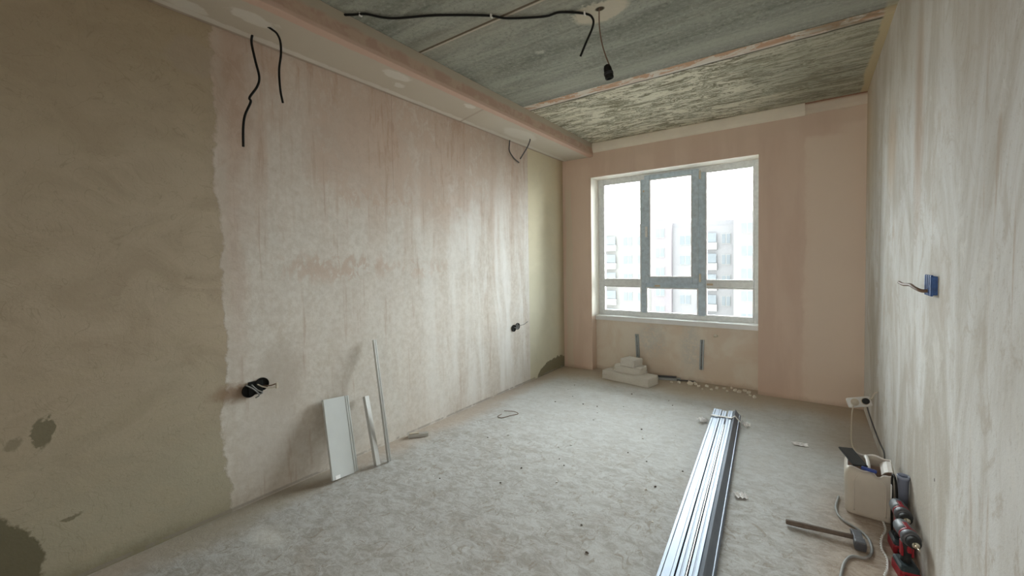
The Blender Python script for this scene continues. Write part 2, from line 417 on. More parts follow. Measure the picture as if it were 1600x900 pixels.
MT = dict(
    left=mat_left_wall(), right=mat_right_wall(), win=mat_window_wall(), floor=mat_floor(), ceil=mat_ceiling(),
    soffit=mat_soffit(), block=mat_blocks(), zinc=mat_zinc(), zincdark=mat_zinc('aged_steel', (.40, .44, .46), .45), glass=mat_glass(),
    alu=mat_zinc('bright_steel', (.62, .62, .60), .38),
    cove=plain('pale_cove_plaster', (.86, .80, .69), .85, var=.08, sc=5, bump=.1),
    back=plain('back_wall_plaster', (.45, .38, .28), .9, var=.1, sc=3),
    black=plain('black_sheath', (.010, .010, .009), .6, spec=.2), rubber=plain('dark_rubber', (.02, .022, .024), .55, var=.2),
    brown=plain('brown_sheath', (.20, .13, .09), .6), dgrey=plain('dark_grey_sheath', (.10, .10, .10), .6),
    grey=plain('grey_sheath', (.33, .34, .34), .6), white=plain('white_plastic', (.78, .78, .77), .45, var=.04),
    pvc=plain('grey_white_pvc', (.63, .66, .66), .5, var=.05, sc=8), cream=plain('cream_sheath', (.66, .60, .50), .6),
    upvc=plain('white_upvc', (.86, .88, .90), .35, var=.05, sc=12),
    film=plain('blue_protective_film', (.60, .72, .84), .4, var=.22, sc=26), filmw=plain('pale_film', (.84, .88, .91), .4, var=.12, sc=30),
    tan=plain('label_paper', (.62, .50, .36), .8), copper=plain('copper_core', (.75, .42, .25), .35, 1.0),
    sticker=plain('etched_mark', (.52, .56, .60), .6),
    can=plain('dusty_canister_plastic', (.58, .54, .47), .55, var=.10, sc=9, bump=.05),
    canin=plain('canister_inside', (.55, .42, .35), .6, var=.15, sc=12),
    canedge=plain('cut_plastic_edge', (.90, .88, .85), .5),
    glassy=plain('phone_glass', (.010, .012, .014), .12, spec=.6), phone=plain('phone_case', (.02, .02, .022), .4),
    blue=plain('blue_plastic', (.03, .07, .32), .45, var=.25), navy=plain('blue_box_plastic', (.035, .11, .34), .5, var=.4, sc=60),
    red=plain('red_plastic', (.28, .012, .022), .4), dblue=plain('dark_teal_plastic', (.035, .055, .065), .45, var=.2),
    mid=plain('mid_grey_plastic', (.13, .15, .17), .45, var=.2),
    tube=plain('grey_blue_pvc', (.30, .35, .47), .4, var=.08), wood=plain('dirty_wood', (.16, .125, .10), .8, var=.25, sc=40, bump=.3),
    iron=plain('dull_iron', (.13, .135, .15), .5, .6, var=.25, sc=40), chrome=plain('chuck_steel', (.75, .70, .58), .25, 1.0),
    paper=plain('crumpled_white_film', (.93, .94, .95), .5, var=.04), crumb=plain('cream_foam', (.90, .85, .76), .9, var=.15, sc=70),
    pebble=plain('dark_grit', (.12, .10, .08), .9, var=.3, sc=80), wcrumb=plain('white_plaster_crumb', (.85, .85, .84), .9),
    facade=plain('cream_facade', (.28, .272, .265), .95, var=.03, sc=.3, spec=0), facade2=plain('pink_facade', (.26, .238, .252), .95, var=.04, sc=.3, spec=0),
    facade3=plain('white_facade', (.275, .27, .28), .95, var=.03, sc=.3, spec=0), roofm=plain('grey_roof', (.265, .26, .275), .95, spec=0),
    pane=plain('far_window_glass', (.225, .245, .265), .6, var=.1, sc=.8, spec=0), balc=plain('white_balcony', (.32, .315, .31), .9, var=.03, spec=0),
    ground=plain('pale_paving', (.32, .31, .29), .95, var=.1, sc=.2),
)

# ------------------------------------------------------------------ object helpers
def link(name, bm, mat, parent=None, smooth=False, bevel=0.0, seg=2):
    me = bpy.data.meshes.new(name)
    bmesh.ops.recalc_face_normals(bm, faces=bm.faces)
    bm.to_mesh(me); bm.free()
    if smooth:
        for p in me.polygons: p.use_smooth = True
    me.materials.append(MT[mat] if isinstance(mat, str) else mat)
    o = bpy.data.objects.new(name, me); COL.objects.link(o)
    if parent: o.parent = parent
    if bevel:
        b = o.modifiers.new('bevel', 'BEVEL'); b.width = bevel; b.segments = seg; b.limit_method = 'ANGLE'
    return o
def tag(o, label=None, cat=None, group=None, kind=None):
    if label: o['label'] = label
    if cat: o['category'] = cat
    if group: o['group'] = group
    if kind: o['kind'] = kind
    return o
def empty(name, loc=(0, 0, 0), rot=(0, 0, 0)):
    o = bpy.data.objects.new(name, None); COL.objects.link(o)
    o.location = loc; o.rotation_euler = rot; o.empty_display_size = .1
    return o
def B(): return bmesh.new()
def box(bm, x0, x1, y0, y1, z0, z1, mtx=None):
    vs = [bm.verts.new((x, y, z)) for x in (x0, x1) for y in (y0, y1) for z in (z0, z1)]
    for f in ((0, 1, 3, 2), (4, 6, 7, 5), (0, 4, 5, 1), (2, 3, 7, 6), (0, 2, 6, 4), (1, 5, 7, 3)):
        bm.faces.new([vs[i] for i in f])
    if mtx is not None: bmesh.ops.transform(bm, matrix=mtx, verts=vs)
    return vs
def smooth_path(pts, n=8):
    P = [Vector(p) for p in pts]
    if len(P) < 3: return P
    Q = [P[0] * 2 - P[1]] + P + [P[-1] * 2 - P[-2]]
    out = []
    for i in range(1, len(Q) - 2):
        a, b, c, d = Q[i - 1], Q[i], Q[i + 1], Q[i + 2]
        for k in range(n):
            t = k / n
            out.append(.5 * ((2 * b) + (c - a) * t + (2 * a - 5 * b + 4 * c - d) * t * t + (3 * b - a - 3 * c + d) * t ** 3))
    out.append(P[-1])
    return out
def tube(bm, pts, r, n=8, smooth=8, caps=True):
    P = smooth_path(pts, smooth) if smooth else [Vector(p) for p in pts]
    rings = []; up = Vector((0.13, .21, .97))
    for i, p in enumerate(P):
        t = (P[min(i + 1, len(P) - 1)] - P[max(i - 1, 0)]).normalized()
        a = t.cross(up)
        if a.length < .05: a = t.cross(Vector((1, 0, 0)))
        a.normalize(); b = t.cross(a).normalized(); up = b if abs(b.dot(t)) < .9 else up
        up = a.cross(t)
        rr = r[i * (len(r) - 1) // max(1, len(P) - 1)] if isinstance(r, list) else r
        rings.append([bm.verts.new(p + (a * math.cos(2 * math.pi * k / n) + b * math.sin(2 * math.pi * k / n)) * rr) for k in range(n)])
    for i in range(len(rings) - 1):
        for k in range(n):
            bm.faces.new((rings[i][k], rings[i][(k + 1) % n], rings[i + 1][(k + 1) % n], rings[i + 1][k]))
    if caps: bm.faces.new(rings[0]); bm.faces.new(rings[-1])
def lathe(bm, prof, n=24, mtx=None):
    rings = []; vs = []
    for r, z in prof:
        rg = [bm.verts.new((r * math.cos(2 * math.pi * k / n), r * math.sin(2 * math.pi * k / n), z)) for k in range(n)]
        rings.append(rg); vs += rg
    for i in range(len(rings) - 1):
        for k in range(n):
            bm.faces.new((rings[i][k], rings[i][(k + 1) % n], rings[i + 1][(k + 1) % n], rings[i + 1][k]))
    bm.faces.new(rings[0]); bm.faces.new(rings[-1])
    if mtx is not None: bmesh.ops.transform(bm, matrix=mtx, verts=vs)
def prism(bm, outline, y0, y1, mtx=None):            # outline in (x, z), extruded along y
    a = [bm.verts.new((x, y0, z)) for x, z in outline]; b = [bm.verts.new((x, y1, z)) for x, z in outline]
    n = len(outline)
    for k in range(n): bm.faces.new((a[k], a[(k + 1) % n], b[(k + 1) % n], b[k]))
    bm.faces.new(a[::-1]); bm.faces.new(b)
    if mtx is not None: bmesh.ops.transform(bm, matrix=mtx, verts=a + b)
def sheet(pts, t):                                     # open polyline (x, z) -> closed outline of sheet metal thickness t
    P = [Vector((p[0], p[1])) for p in pts]; off = []
    for i, p in enumerate(P):
        n = Vector((0, 0))
        segs = ([P[i] - P[i - 1]] if i else []) + ([P[i + 1] - P[i]] if i < len(P) - 1 else [])
        nn = [Vector((-s.y, s.x)).normalized() for s in segs]
        if len(nn) == 2:
            m = (nn[0] + nn[1]).normalized(); q = p + m * (t / max(.3, m.dot(nn[0])))
        else: q = p + nn[0] * t
        off.append(q)
    return [(p.x, p.y) for p in P] + [(q.x, q.y) for q in reversed(off)]
def frame_mtx(a, b, up=(0, 0, 1)):                   # local y runs a -> b, local z near up
    a, b = Vector(a), Vector(b); y = (b - a).normalized(); up = Vector(up)
    x = y.cross(up).normalized(); z = x.cross(y)
    m = Matrix.Identity(4)
    for i in range(3): m[i][0], m[i][1], m[i][2], m[i][3] = x[i], y[i], z[i], a[i]
    return m, (b - a).length
def cable(name, pts, r, mat, label, cat='cable', group=None, n=8, parent=None):
    bm = B(); tube(bm, pts, r, n)
    o = link(name, bm, mat, parent, smooth=True)
    return tag(o, label, cat, group) if not parent else o
def chip(name, loc, size, mat, label, cat, group, seed=0, flat=.5):
    bm = B(); bmesh.ops.create_icosphere(bm, subdivisions=2, radius=1)
    r = random.Random(seed)
    ph = [r.uniform(0, 6) for _ in range(6)]
    for v in bm.verts:
        k = 1 + .28 * math.sin(3 * v.co.x + ph[0]) * math.cos(4 * v.co.y + ph[1]) + .18 * math.sin(7 * v.co.z + ph[2]) + r.uniform(-.12, .12)
        v.co = Vector((v.co.x * k * size, v.co.y * k * size * (.55 + .4 * math.sin(ph[3]) ** 2), max(-flat * .75, v.co.z * k * flat) * size))
    zmin = min(v.co.z for v in bm.verts)
    for v in bm.verts: v.co.z -= zmin
    o = link(name, bm, mat); o.location = loc; o.rotation_euler.z = r.uniform(0, 3)
    return tag(o, label, cat, group)

# ------------------------------------------------------------------ the room
def struct(name, bm, mat, **k): return tag(link(name, bm, mat, **k), kind='structure')
WX0, WX1, WZ0, WZ1, TH = -2.133, -0.404, 0.62, 2.304, 0.36
bm = B(); box(bm, XL - .2, XR + .2, -1.9, YW + TH, -.2, 0); struct('floor', bm, 'floor')
bm = B(); box(bm, XL - .2, XR + .2, -1.9, YW + TH, H, H + .22); struct('ceiling', bm, 'ceil')
bm = B(); box(bm, XL - .2, XL, YB - .2, YW + TH, 0, H); struct('wall_left', bm, 'left')
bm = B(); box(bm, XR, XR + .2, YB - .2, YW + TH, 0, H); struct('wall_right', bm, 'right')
bm = B()
box(bm, XL, WX0, YW, YW + TH, 0, H)
box(bm, WX1, XR, YW, YW + TH, 0, H)
box(bm, WX0, WX1, YW, YW + TH, WZ1, H)
box(bm, WX0, WX1, YW + .134, YW + TH, 0, WZ0)
struct('wall_front', bm, 'win')
bm = B()                                             # wall behind the camera with its doorway, and the hallway past it
box(bm, XL, -.85, YB - .12, YB, 0, H); box(bm, .15, XR, YB - .12, YB, 0, H); box(bm, -.85, .15, YB - .12, YB, 2.05, H)
box(bm, XL - .2, XR + .2, -2.0, -1.8, 0, H)
box(bm, XL - .3, XL - .2, -2.0, YB - .2, 0, H); box(bm, XR + .2, XR + .3, -2.0, YB - .2, 0, H)
struct('wall_back', bm, 'back')
# soffit box along the left wall
bm = B(); box(bm, XL, -2.101, YB, YW, 2.548, H)
struct('trim_1', bm, 'soffit', bevel=.004)
# cove strip above the window, thicker on the left than on the right
bm = B()
prof = [(0, 2.592), (.010, 2.600), (.022, 2.625), (.028, 2.655), (.030, 2.688), (.024, 2.699), (0, 2.699)]
prism(bm, [(-p[0], p[1]) for p in prof], 0, 2.056, Matrix(((0, 1, 0, -2.101), (1, 0, 0, YW), (0, 0, 1, 0), (0, 0, 0, 1))))
struct('trim_2', bm, 'cove')
bm = B()
prof = [(0, 2.60), (.006, 2.604), (.012, 2.630), (.014, 2.676), (0, 2.676)]
prism(bm, [(-p[0], p[1]) for p in prof], 0, XR + .045, Matrix(((0, 1, 0, -.045), (1, 0, 0, YW), (0, 0, 1, 0), (0, 0, 0, 1))))
struct('trim_3', bm, plain('greyed_cove_plaster', (.76, .67, .57), .85, sc=5))
bm = B(); box(bm, -2.101, XR, YW - .012, YW, 2.692, 2.699); struct('trim_4', bm, plain('pink_gypsum_joint', (.40, .22, .15), .9, var=.2, sc=8))

# ------------------------------------------------------------------ window
win = empty('window_1', (0, 0, 0)); tag(win, kind='structure')
FY0, FY1 = YW + .215, YW + .285
def bars(name, lst, mat, y0=FY0, y1=FY1, bevel=.006, parent=win):
    bm = B()
    for b in lst: box(bm, b[0], b[1], y0, y1, b[2], b[3])
    return link(name, bm, mat, parent, bevel=bevel)
bars('window_frame', [(-2.135, -2.068, .655, 2.306), (-.460, -.402, .655, 2.306), (-2.068, -.460, 2.244, 2.306), (-2.068, -.460, .655, .705)], 'filmw')
bars('mullion', [(-1.605, -1.545, .705, 2.244)], 'film', FY0 - .002)
bars('mullion', [(-.985, -.912, .705, 2.244)], 'film', FY0 - .002)
bars('transom', [(-2.068, -1.605, 1.010, 1.085)], 'filmw')
bars('transom', [(-1.545, -.985, 1.000, 1.070)], 'film')
bars('transom', [(-.912, -.460, 1.012, 1.084)], 'filmw')
# opening sash, proud of the frame
bars('window_sash', [(-1.560, -1.500, 1.050, 2.285), (-1.042, -.978, 1.050, 2.285), (-1.500, -1.042, 2.232, 2.285), (-1.500, -1.042, 1.050, 1.118)], 'film', FY0 - .022, FY0 + .03)
# white glazing beads
def bead(x0, x1, z0, z1, y=FY0 - .003, w=.013):
    bars('glazing_bead', [(x0, x0 + w, z0, z1), (x1 - w, x1, z0, z1), (x0 + w, x1 - w, z1 - w, z1), (x0 + w, x1 - w, z0, z0 + w)], 'upvc', y, y + .02, .003)
panes = [(-2.068, -1.605, 1.085, 2.244), (-.912, -.460, 1.084, 2.244), (-2.068, -1.605, .705, 1.010), (-1.545, -.985, .705, 1.000), (-.912, -.460, .705, 1.012)]
for p in panes: bead(*p)
bead(-1.500, -1.042, 1.118, 2.232, FY0 - .025)
for p in panes + [(-1.500, -1.042, 1.118, 2.232)]:
    y = FY0 + .03
    bars('pane', [(p[0], p[1], p[2], p[3])], 'glass', y, y + .004, 0)
for x in (-1.90, -1.35, -.70):                        # tiny etched maker's marks at the pane heads
    bm = B()
    for k in range(5): box(bm, x + k * .014, x + k * .014 + .010, FY0 + .026, FY0 + .028, 2.165, 2.178)
    link('pane_mark', bm, 'sticker', win)
bm = B(); box(bm, -1.548, -1.522, FY0 - .034, FY0 - .021, 1.58, 1.70); box(bm, -1.541, -1.529, FY0 - .05, FY0 - .03, 1.64, 1.66)
link('handle_base', bm, 'white', win, bevel=.003)
for z in (1.07, 2.17):
    bm = B(); lathe(bm, [(.009, z), (.011, z + .01), (.011, z + .08), (.009, z + .09)], 12, Matrix.Translation((-.962, FY0 - .025, 0)))
    link('hinge', bm, 'cream', win, smooth=True)
for x, z in ((-.90, 1.035), (-1.45, 1.01), (-1.58, 2.10)):
    bm = B(); box(bm, x, x + .06, FY0 - .0035, FY0 + .001, z, z + .02); link('tape_scrap', bm, 'tan', win)
# sill board
bm = B()
prism(bm, [(0, .603), (.0, .652), (.006, .657), (.125, .657), (.125, .618), (.022, .618), (.018, .603)], WX0 + .002, WX1 - .002,
      Matrix(((0, 1, 0, 0), (1, 0, 0, YW + .098), (0, 0, 1, 0), (0, 0, 0, 1))))
sill = link('windowsill', bm, 'upvc', bevel=.002)
tag(sill, 'white plastic windowsill board under the three-part window', 'windowsill')

# ------------------------------------------------------------------ ground and buildings outside
bm = B(); box(bm, -120, 90, 9, 190, -17.5, -17); struct('ground', bm, 'ground')
def building(label, x0, x1, y, depth, ztop, mat, bays, roof='roofm', zb=-17.0):
    root = empty('apartment_building', ((x0 + x1) / 2, y, zb)); tag(root, label, 'building')
    cx = (x0 + x1) / 2
    def part(name, b, m, par=root, dy=0):
        bm = B()
        for q in b: box(bm, q[0] - (cx if par is root else cx), q[1] - cx, q[2] - y, q[3] - y, q[4] - zb, q[5] - zb)
        return link(name, bm, m, par)
    part('wall', [(x0, x1, y, y + depth, zb, ztop)], mat)
    part('roof_edge', [(x0, x1, y - .02, y + depth, ztop, ztop + .7)], roof)
    for (bx, w, kind) in bays:
        z = ztop - 2.7
        while z > -13:
            if kind == 'w':
                f = part('window_frame', [(x0 + bx, x0 + bx + w, y - .06, y + .02, z, z + 1.5)], 'balc')
                bm = B(); 
                for k in range(2): box(bm, x0 + bx + .08 + k * (w / 2) - cx, x0 + bx + (k + 1) * w / 2 - .06 - cx, -.10, -.05, z + .1 - zb, z + 1.4 - zb)
                link('pane', bm, 'pane', f)
            else:
                f = part('balcony', [(x0 + bx, x0 + bx + w, y - .5, y, z - .75, z + .25)], 'balc')
                bm = B(); box(bm, x0 + bx + .1 - cx, x0 + bx + w - .1 - cx, -.4, -.35, z + .3 - zb, z + 1.6 - zb)
                link('pane', bm, 'pane', f)
            z -= 2.95
    return root
building('cream apartment block with white balconies seen through left window panes', -36, -20, 66, 12, 6.4, 'facade',
         [(3.5, 1.6, 'w'), (7.0, 3.2, 'b'), (11.3, 1.5, 'w'), (13.6, 1.5, 'w')])
building('narrow pinkish stair tower of flats seen through the opening sash', -20, -17, 65.4, 12, 7.4, 'facade2',
         [(.6, 1.4, 'w')])
building('pale apartment block with two window columns left of the tall one', -17, -8.7, 66, 12, 6.2, 'facade3',
         [(1.0, 1.6, 'w'), (3.6, 2.6, 'b'), (6.7, 1.2, 'w')])
building('tallest pale block with balconies seen in the right-hand pane', -8.2, 6.0, 62, 12, 7.3, 'facade',
         [(.8, 1.5, 'w'), (2.9, 2.6, 'b'), (6.2, 1.6, 'w'), (9, 2.6, 'b')])

# ------------------------------------------------------------------ hanging cables and lamp holder
g = 'cables hanging from the soffit'
cable('hanging_cable', [(-2.44, 1.07, 2.555), (-2.46, 1.073, 2.514), (-2.46, 1.089, 2.425), (-2.46, 1.106, 2.346), (-2.46, 1.094, 2.29), (-2.46, 1.054, 2.219),
      (-2.46, 1.058, 2.195), (-2.46, 1.028, 2.117), (-2.46, 1.017, 2.047), (-2.46, 1.014, 1.948)], .0062, 'black',
      'long kinked black cable hanging from the soffit corner at the left', group=g)
cable('hanging_cable', [(-2.30, 1.085, 2.552), (-2.285, 1.10, 2.538), (-2.28, 1.120, 2.525), (-2.28, 1.136, 2.491), (-2.28, 1.137, 2.425), (-2.28, 1.125, 2.338), (-2.28, 1.128, 2.239), (-2.28, 1.139, 2.173)],
      .0055, 'black', 'shorter black cable hanging from a hole in the soffit underside', group=g)
cable('hanging_cable', [(-2.30, 3.585, 2.552), (-2.30, 3.582, 2.530), (-2.3, 3.533, 2.456), (-2.3, 3.405, 2.317)], .0062, 'dgrey',
      'thin cable end slanting down from the soffit near the window, right one of the pair', group=g)
cable('hanging_cable', [(-2.485, 3.494, 2.552), (-2.49, 3.494, 2.512), (-2.49, 3.492, 2.441), (-2.49, 3.569, 2.385), (-2.49, 3.662, 2.356)], .006, 'dgrey',
      'bent thin cable end by the left wall near the window, left one of the pair', group=g)
r = empty('ceiling_cable', (-2.1, 1.41, 2.69)); r.location = (0, 0, 0)
tag(r, 'black cable clipped along the concrete ceiling with a free end hanging down', 'cable')
cable('sheath', [(-2.105, 1.40, 2.690), (-2.06, 1.43, 2.690), (-2.004, 1.469, 2.691), (-1.922, 1.577, 2.690), (-1.71, 1.705, 2.692), (-1.482, 1.876, 2.691), (-1.402, 1.967, 2.690),
      (-1.23, 2.08, 2.692), (-1.137, 2.097, 2.691), (-1.031, 2.19, 2.690), (-.990, 2.20, 2.656), (-.990, 2.2, 2.608), (-1.033, 2.2, 2.531), (-1.066, 2.2, 2.47)], .0062, 'black', None, parent=r)
for x, y in ((-2.03, 1.452), (-1.46, 1.894), (-1.03, 2.188)):
    bm = B(); box(bm, x - .004, x + .004, y - .010, y + .010, 2.680, 2.700); link('clip', bm, 'white', r, bevel=.002)
r = empty('lamp_holder', (-.893, 2.2, 2.30)); tag(r, 'black bulb holder dangling on a brown wire from the ceiling', 'lamp holder')
def off(o, p): return [tuple(Vector(q) - Vector(o)) for q in p]
cable('wire', off((-.893, 2.2, 2.30), [(-.951, 2.208, 2.703), (-.951, 2.2, 2.67), (-.949, 2.2, 2.584), (-.934, 2.2, 2.494), (-.912, 2.2, 2.42), (-.895, 2.2, 2.375)]), .0035, 'brown', None, parent=r, n=6)
rot = Matrix.Rotation(math.radians(-10), 4, 'Y') @ Matrix.Rotation(math.radians(6), 4, 'X')
bm = B(); lathe(bm, [(.006, .078), (.016, .072), (.021, .058), (.022, .040), (.0215, .038), (.0225, .036), (.023, .006), (.022, .001), (.018, .0), (.017, .012)], 24, rot)
link('socket_shell', bm, 'black', r, smooth=True)
bm = B(); lathe(bm, [(.0245, .020), (.0255, .024), (.0255, .032), (.0245, .036)], 24, rot)
link('ring', bm, 'rubber', r, smooth=True)

# ------------------------------------------------------------------ electrical boxes
def back_box(parent, cy, cz, rad, mat, side, depth=.012):
    """round flush box on a side wall: ring and dark hollow"""
    x = XL if side < 0 else XR; d = 1 if side < 0 else -1
    m = Matrix.Translation((x - d * .001, cy, cz)) @ Matrix.Rotation(math.radians(90 * d), 4, 'Y')
    m = m if parent is None else m
    bm = B(); prof = [(rad * .80, .0), (rad, .0), (rad, depth), (rad * .93, depth), (rad * .90, .003), (.001, .003)]
    lathe(bm, prof, 24, m)
    return link('box', bm, mat, parent, smooth=False)
r = empty('socket_box', (0, 0, 0)); tag(r, 'pair of black flush socket boxes with bare wires low on the left wall', 'socket box')
back_box(r, 1.020, .628, .036, 'black', -1); back_box(r, 1.086, .650, .036, 'black', -1)
bm = B(); box(bm, XL, XL + .008, 1.015, 1.09, .60, .675); link('bridge', bm, 'black', r, bevel=.003)
for pts, mt in (([(XL + .01, 1.00, .665), (XL + .03, 1.03, .640), (XL + .03, 1.06, .600), (XL + .02, 1.045, .585)], 'grey'),
                ([(XL + .01, 1.06, .655), (XL + .035, 1.08, .640), (XL + .05, 1.11, .630), (XL + .055, 1.14, .628)], 'cream'),
                ([(XL + .01, 1.03, .66), (XL + .03, 1.05, .63), (XL + .035, 1.075, .61), (XL + .03, 1.055, .60)], 'grey'),
                ([(XL + .01, 1.09, .64), (XL + .04, 1.115, .64), (XL + .05, 1.138, .645)], 'brown')):
    cable('wire', pts, .0035, mt, None, parent=r, n=6)
bm = B(); box(bm, XL + .048, XL + .06, 1.138, 1.150, .620, .650); link('wire_tip', bm, 'cream', r, bevel=.002)
r = empty('socket_box', (0, 0, 0)); tag(r, 'small black double socket box low on left wall near the window corner', 'socket box')
back_box(r, 3.545, .628, .035, 'black', -1); back_box(r, 3.615, .640, .035, 'dgrey', -1)
for pts in ([(XL + .01, 3.62, .645), (XL + .05, 3.66, .655), (XL + .08, 3.70, .685)], [(XL + .01, 3.55, .64), (XL + .03, 3.58, .62), (XL + .03, 3.60, .65)]):
    cable('wire', pts, .003, 'grey', None, parent=r, n=6)
r = empty('junction_box', (0, 0, 0)); tag(r, 'blue flush junction box with a brown cable stub on the right wall', 'junction box')
bm = B(); box(bm, XR - .016, XR + .01, 2.165, 2.285, 1.165, 1.235)
for k in range(4): box(bm, XR - .019, XR - .01, 2.165 + .03 * k + .004, 2.165 + .03 * k + .020, 1.160, 1.240)
link('box', bm, 'navy', r, bevel=.004)
cable('cable_stub', [(XR - .005, 2.23, 1.18), (.350, 2.22, 1.178), (.335, 2.26, 1.188), (.33, 2.31, 1.196), (.325, 2.42, 1.192), (.325, 2.53, 1.196)], .0065, 'brown', None, parent=r)

# ------------------------------------------------------------------ leaning pieces at the left wall
r = empty('panel_offcut', (0, 0, 0)); tag(r, 'white plastic sill board offcut leaning against the left wall', 'board')
a, b_ = Vector((-2.347, 1.476, .002)), Vector((-2.497, 1.516, .455))
m, Ln = frame_mtx(a, b_, (1, .12, .2))               # x = width direction
o1 = .095
bm = B()
prism(bm, [(-o1, 0), (-o1, .016), (.062, .016), (.064, .012), (.067, .012), (.069, .016), (.078, .016), (.080, .012), (.083, .012), (.085, .016), (o1, .014), (o1 + .004, 0)][::1], 0, Ln, m)
link('board', bm, 'pvc', r, bevel=.0015)
bm = B(); prism(bm, [(-o1 + .02, .0165), (-o1 + .055, .0165), (-o1 + .05, .0175), (-o1 + .02, .0175)], 0.0, .022, m); link('torn_film', bm, 'paper', r)

def leaning(name, base, top, prof, mat, label, up=(1, 0, .3), t=.0012):
    m, L = frame_mtx(base, top, up)
    bm = B(); prism(bm, sheet(prof, t), 0, L, m)
    o = link(name, bm, mat); return tag(o, label, 'metal profile', 'metal profiles leaning on the left wall')
ud = [(-.014, .0), (-.014, .027), (.014, .027), (.014, .0)]
o = leaning('metal_profile', (-2.298, 1.672, .001), (-2.484, 1.729, .405), ud, 'alu', 'short metal channel leaning between the white board and the long rod')
cdp = [(-.010, .004), (-.010, .022), (-.003, .022), (.0, .016), (.003, .022), (.010, .022), (.010, .004)]
o = leaning('metal_profile', (-2.284, 1.756, .001), (-2.480, 1.806, .785), cdp, 'alu', 'longest thin metal profile leaning on the left wall')
r = empty('profile_scrap', (0, 0, 0)); tag(r, 'short scrap of channel lying on the floor against the left wall', 'metal scrap')
m, L = frame_mtx((-2.468, 2.085, .001), (-2.375, 2.20, .001))
bm = B(); prism(bm, sheet([(-.020, .0), (-.020, .022), (.020, .022), (.020, .0)], .0015), 0, L, m); link('channel', bm, 'alu', r)
bm = B(); prism(bm, [(-.008, .022), (-.008, .030), (.006, .030), (.006, .022)], .01, L * .55, m); link('strip', bm, 'cream', r)

# ------------------------------------------------------------------ blocks in the niche corner
def block(name, cx, cy, cz, l, w, h, rz, label, seed, rough=.004):
    bm = B(); box(bm, -l / 2, l / 2, -w / 2, w / 2, 0, h)
    bmesh.ops.subdivide_edges(bm, edges=bm.edges[:], cuts=6, use_grid_fill=True)
    rr = random.Random(seed)
    for v in bm.verts:
        ed = sum((abs(abs(v.co.x) - l / 2) < .001, abs(abs(v.co.y) - w / 2) < .001, v.co.z > h - .001))
        k = rough * (2.0 if ed >= 2 else .4)
        if v.co.z > .001:
            v.co += Vector((rr.uniform(-1, 0) * math.copysign(k, v.co.x), rr.uniform(-1, 0) * math.copysign(k, v.co.y), -rr.uniform(0, .3) * k))
    o = link(name, bm, 'block', bevel=.006); o.location = (cx, cy, cz); o.rotation_euler.z = math.radians(rz)
    return tag(o, label, 'block', 'aerated concrete blocks stacked by the window')
block('concrete_block', -1.600, 4.435, 0, .565, .225, .096, -10.5, 'bottom and longest concrete block of the stack under the window', 1)
block('concrete_block', -1.600, 4.47, .096, .315, .20, .075, -7, 'middle rounded concrete block of the stack under the window', 2, .012)
block('concrete_block', -1.585, 4.46, .171, .175, .185, .075, -15, 'smallest concrete block on top of the stack under the window', 3)

# radiator brackets
def bracket(x, z0, z1, lean, label):
    r = empty('metal_bracket', (x, YW + .134, z0)); tag(r, label, 'bracket', 'galvanised strips on the niche wall')
    L = z1 - z0
    bm = B(); prism(bm, sheet([(-.018, .0), (-.018, .012), (-.006, .012), (0, .018), (.006, .012), (.018, .012), (.018, 0)], .002), 0, L,
                    Matrix(((1, lean, 0, 0), (0, 0, -1, 0), (0, 1, 0, 0), (0, 0, 0, 1))))
    link('strip', bm, 'zincdark', r)
    for q in (.03, L / 2, L - .03):
        bm = B(); lathe(bm, [(.006, -.022), (.006, -.014), (.003, -.010)], 10, Matrix.Translation((lean * q, 0, q)) @ Matrix.Rotation(math.radians(-90), 4, 'X') @ Matrix.Diagonal((1, 1, 1, 1)))
        s = link('screw', bm, 'zinc', r); 
bracket(-1.618, .190, .462, -.05, 'galvanised strip on the niche wall rising behind the block stack')
bracket(-.938, .140, .460, .03, 'galvanised strip on the niche wall right of the blocks')
# dark profile piece on the floor behind the blocks
r = empty('dark_profile_offcut', (0, 0, 0)); tag(r, 'dark metal offcuts lying on the floor between blocks and niche wall', 'metal scrap')
m, L = frame_mtx((-1.40, 4.66, .001), (-1.14, 4.735, .001))
bm = B(); prism(bm, sheet([(-.022, .0), (-.022, .024), (.022, .024), (.022, 0)], .002), 0, L, m); link('channel', bm, 'zincdark', r)
bm = B(); prism(bm, sheet([(-.010, .026), (-.010, .040), (.014, .040)], .002), .03, L * .85, m); link('angle_strip', bm, 'iron', r)
cable('sheathed_rod', [(-1.17, 4.70, .012), (-1.08, 4.735, .010), (-.99, 4.755, .008)], .007, 'dgrey', 'dark rod tip lying along the niche wall beside the metal offcut', 'rod')

# foam crumbs under the window
gc = 'foam crumbs scattered along the niche'
rr = random.Random(5)
spots = [(-1.20, 4.60, .010), (-1.13, 4.63, .013), (-1.02, 4.62, .020), (-.97, 4.66, .012), (-.93, 4.60, .010), (-.86, 4.64, .012), (-.80, 4.55, .009), (-.76, 4.62, .013), (-.70, 4.66, .010),
         (-.66, 4.57, .009), (-.60, 4.64, .012), (-.56, 4.60, .014), (-.52, 4.67, .012), (-.48, 4.63, .014), (-.46, 4.55, .009), (-.42, 4.50, .013), (-.88, 4.52, .008), (-.99, 4.70, .010), (-.64, 4.71, .010)]
for i, (x, y, s) in enumerate(spots):
    chip('foam_crumb', (x, y, 0), s * 1.5, 'crumb', 'small cream foam crumb on the floor under the window', 'crumb', gc, 100 + i, .8)
o = chip('foam_lump', (-.80, YW + .128, .50), .022, 'crumb', 'pale foam lump stuck to the niche wall below the sill', 'foam', None, 55, .8)
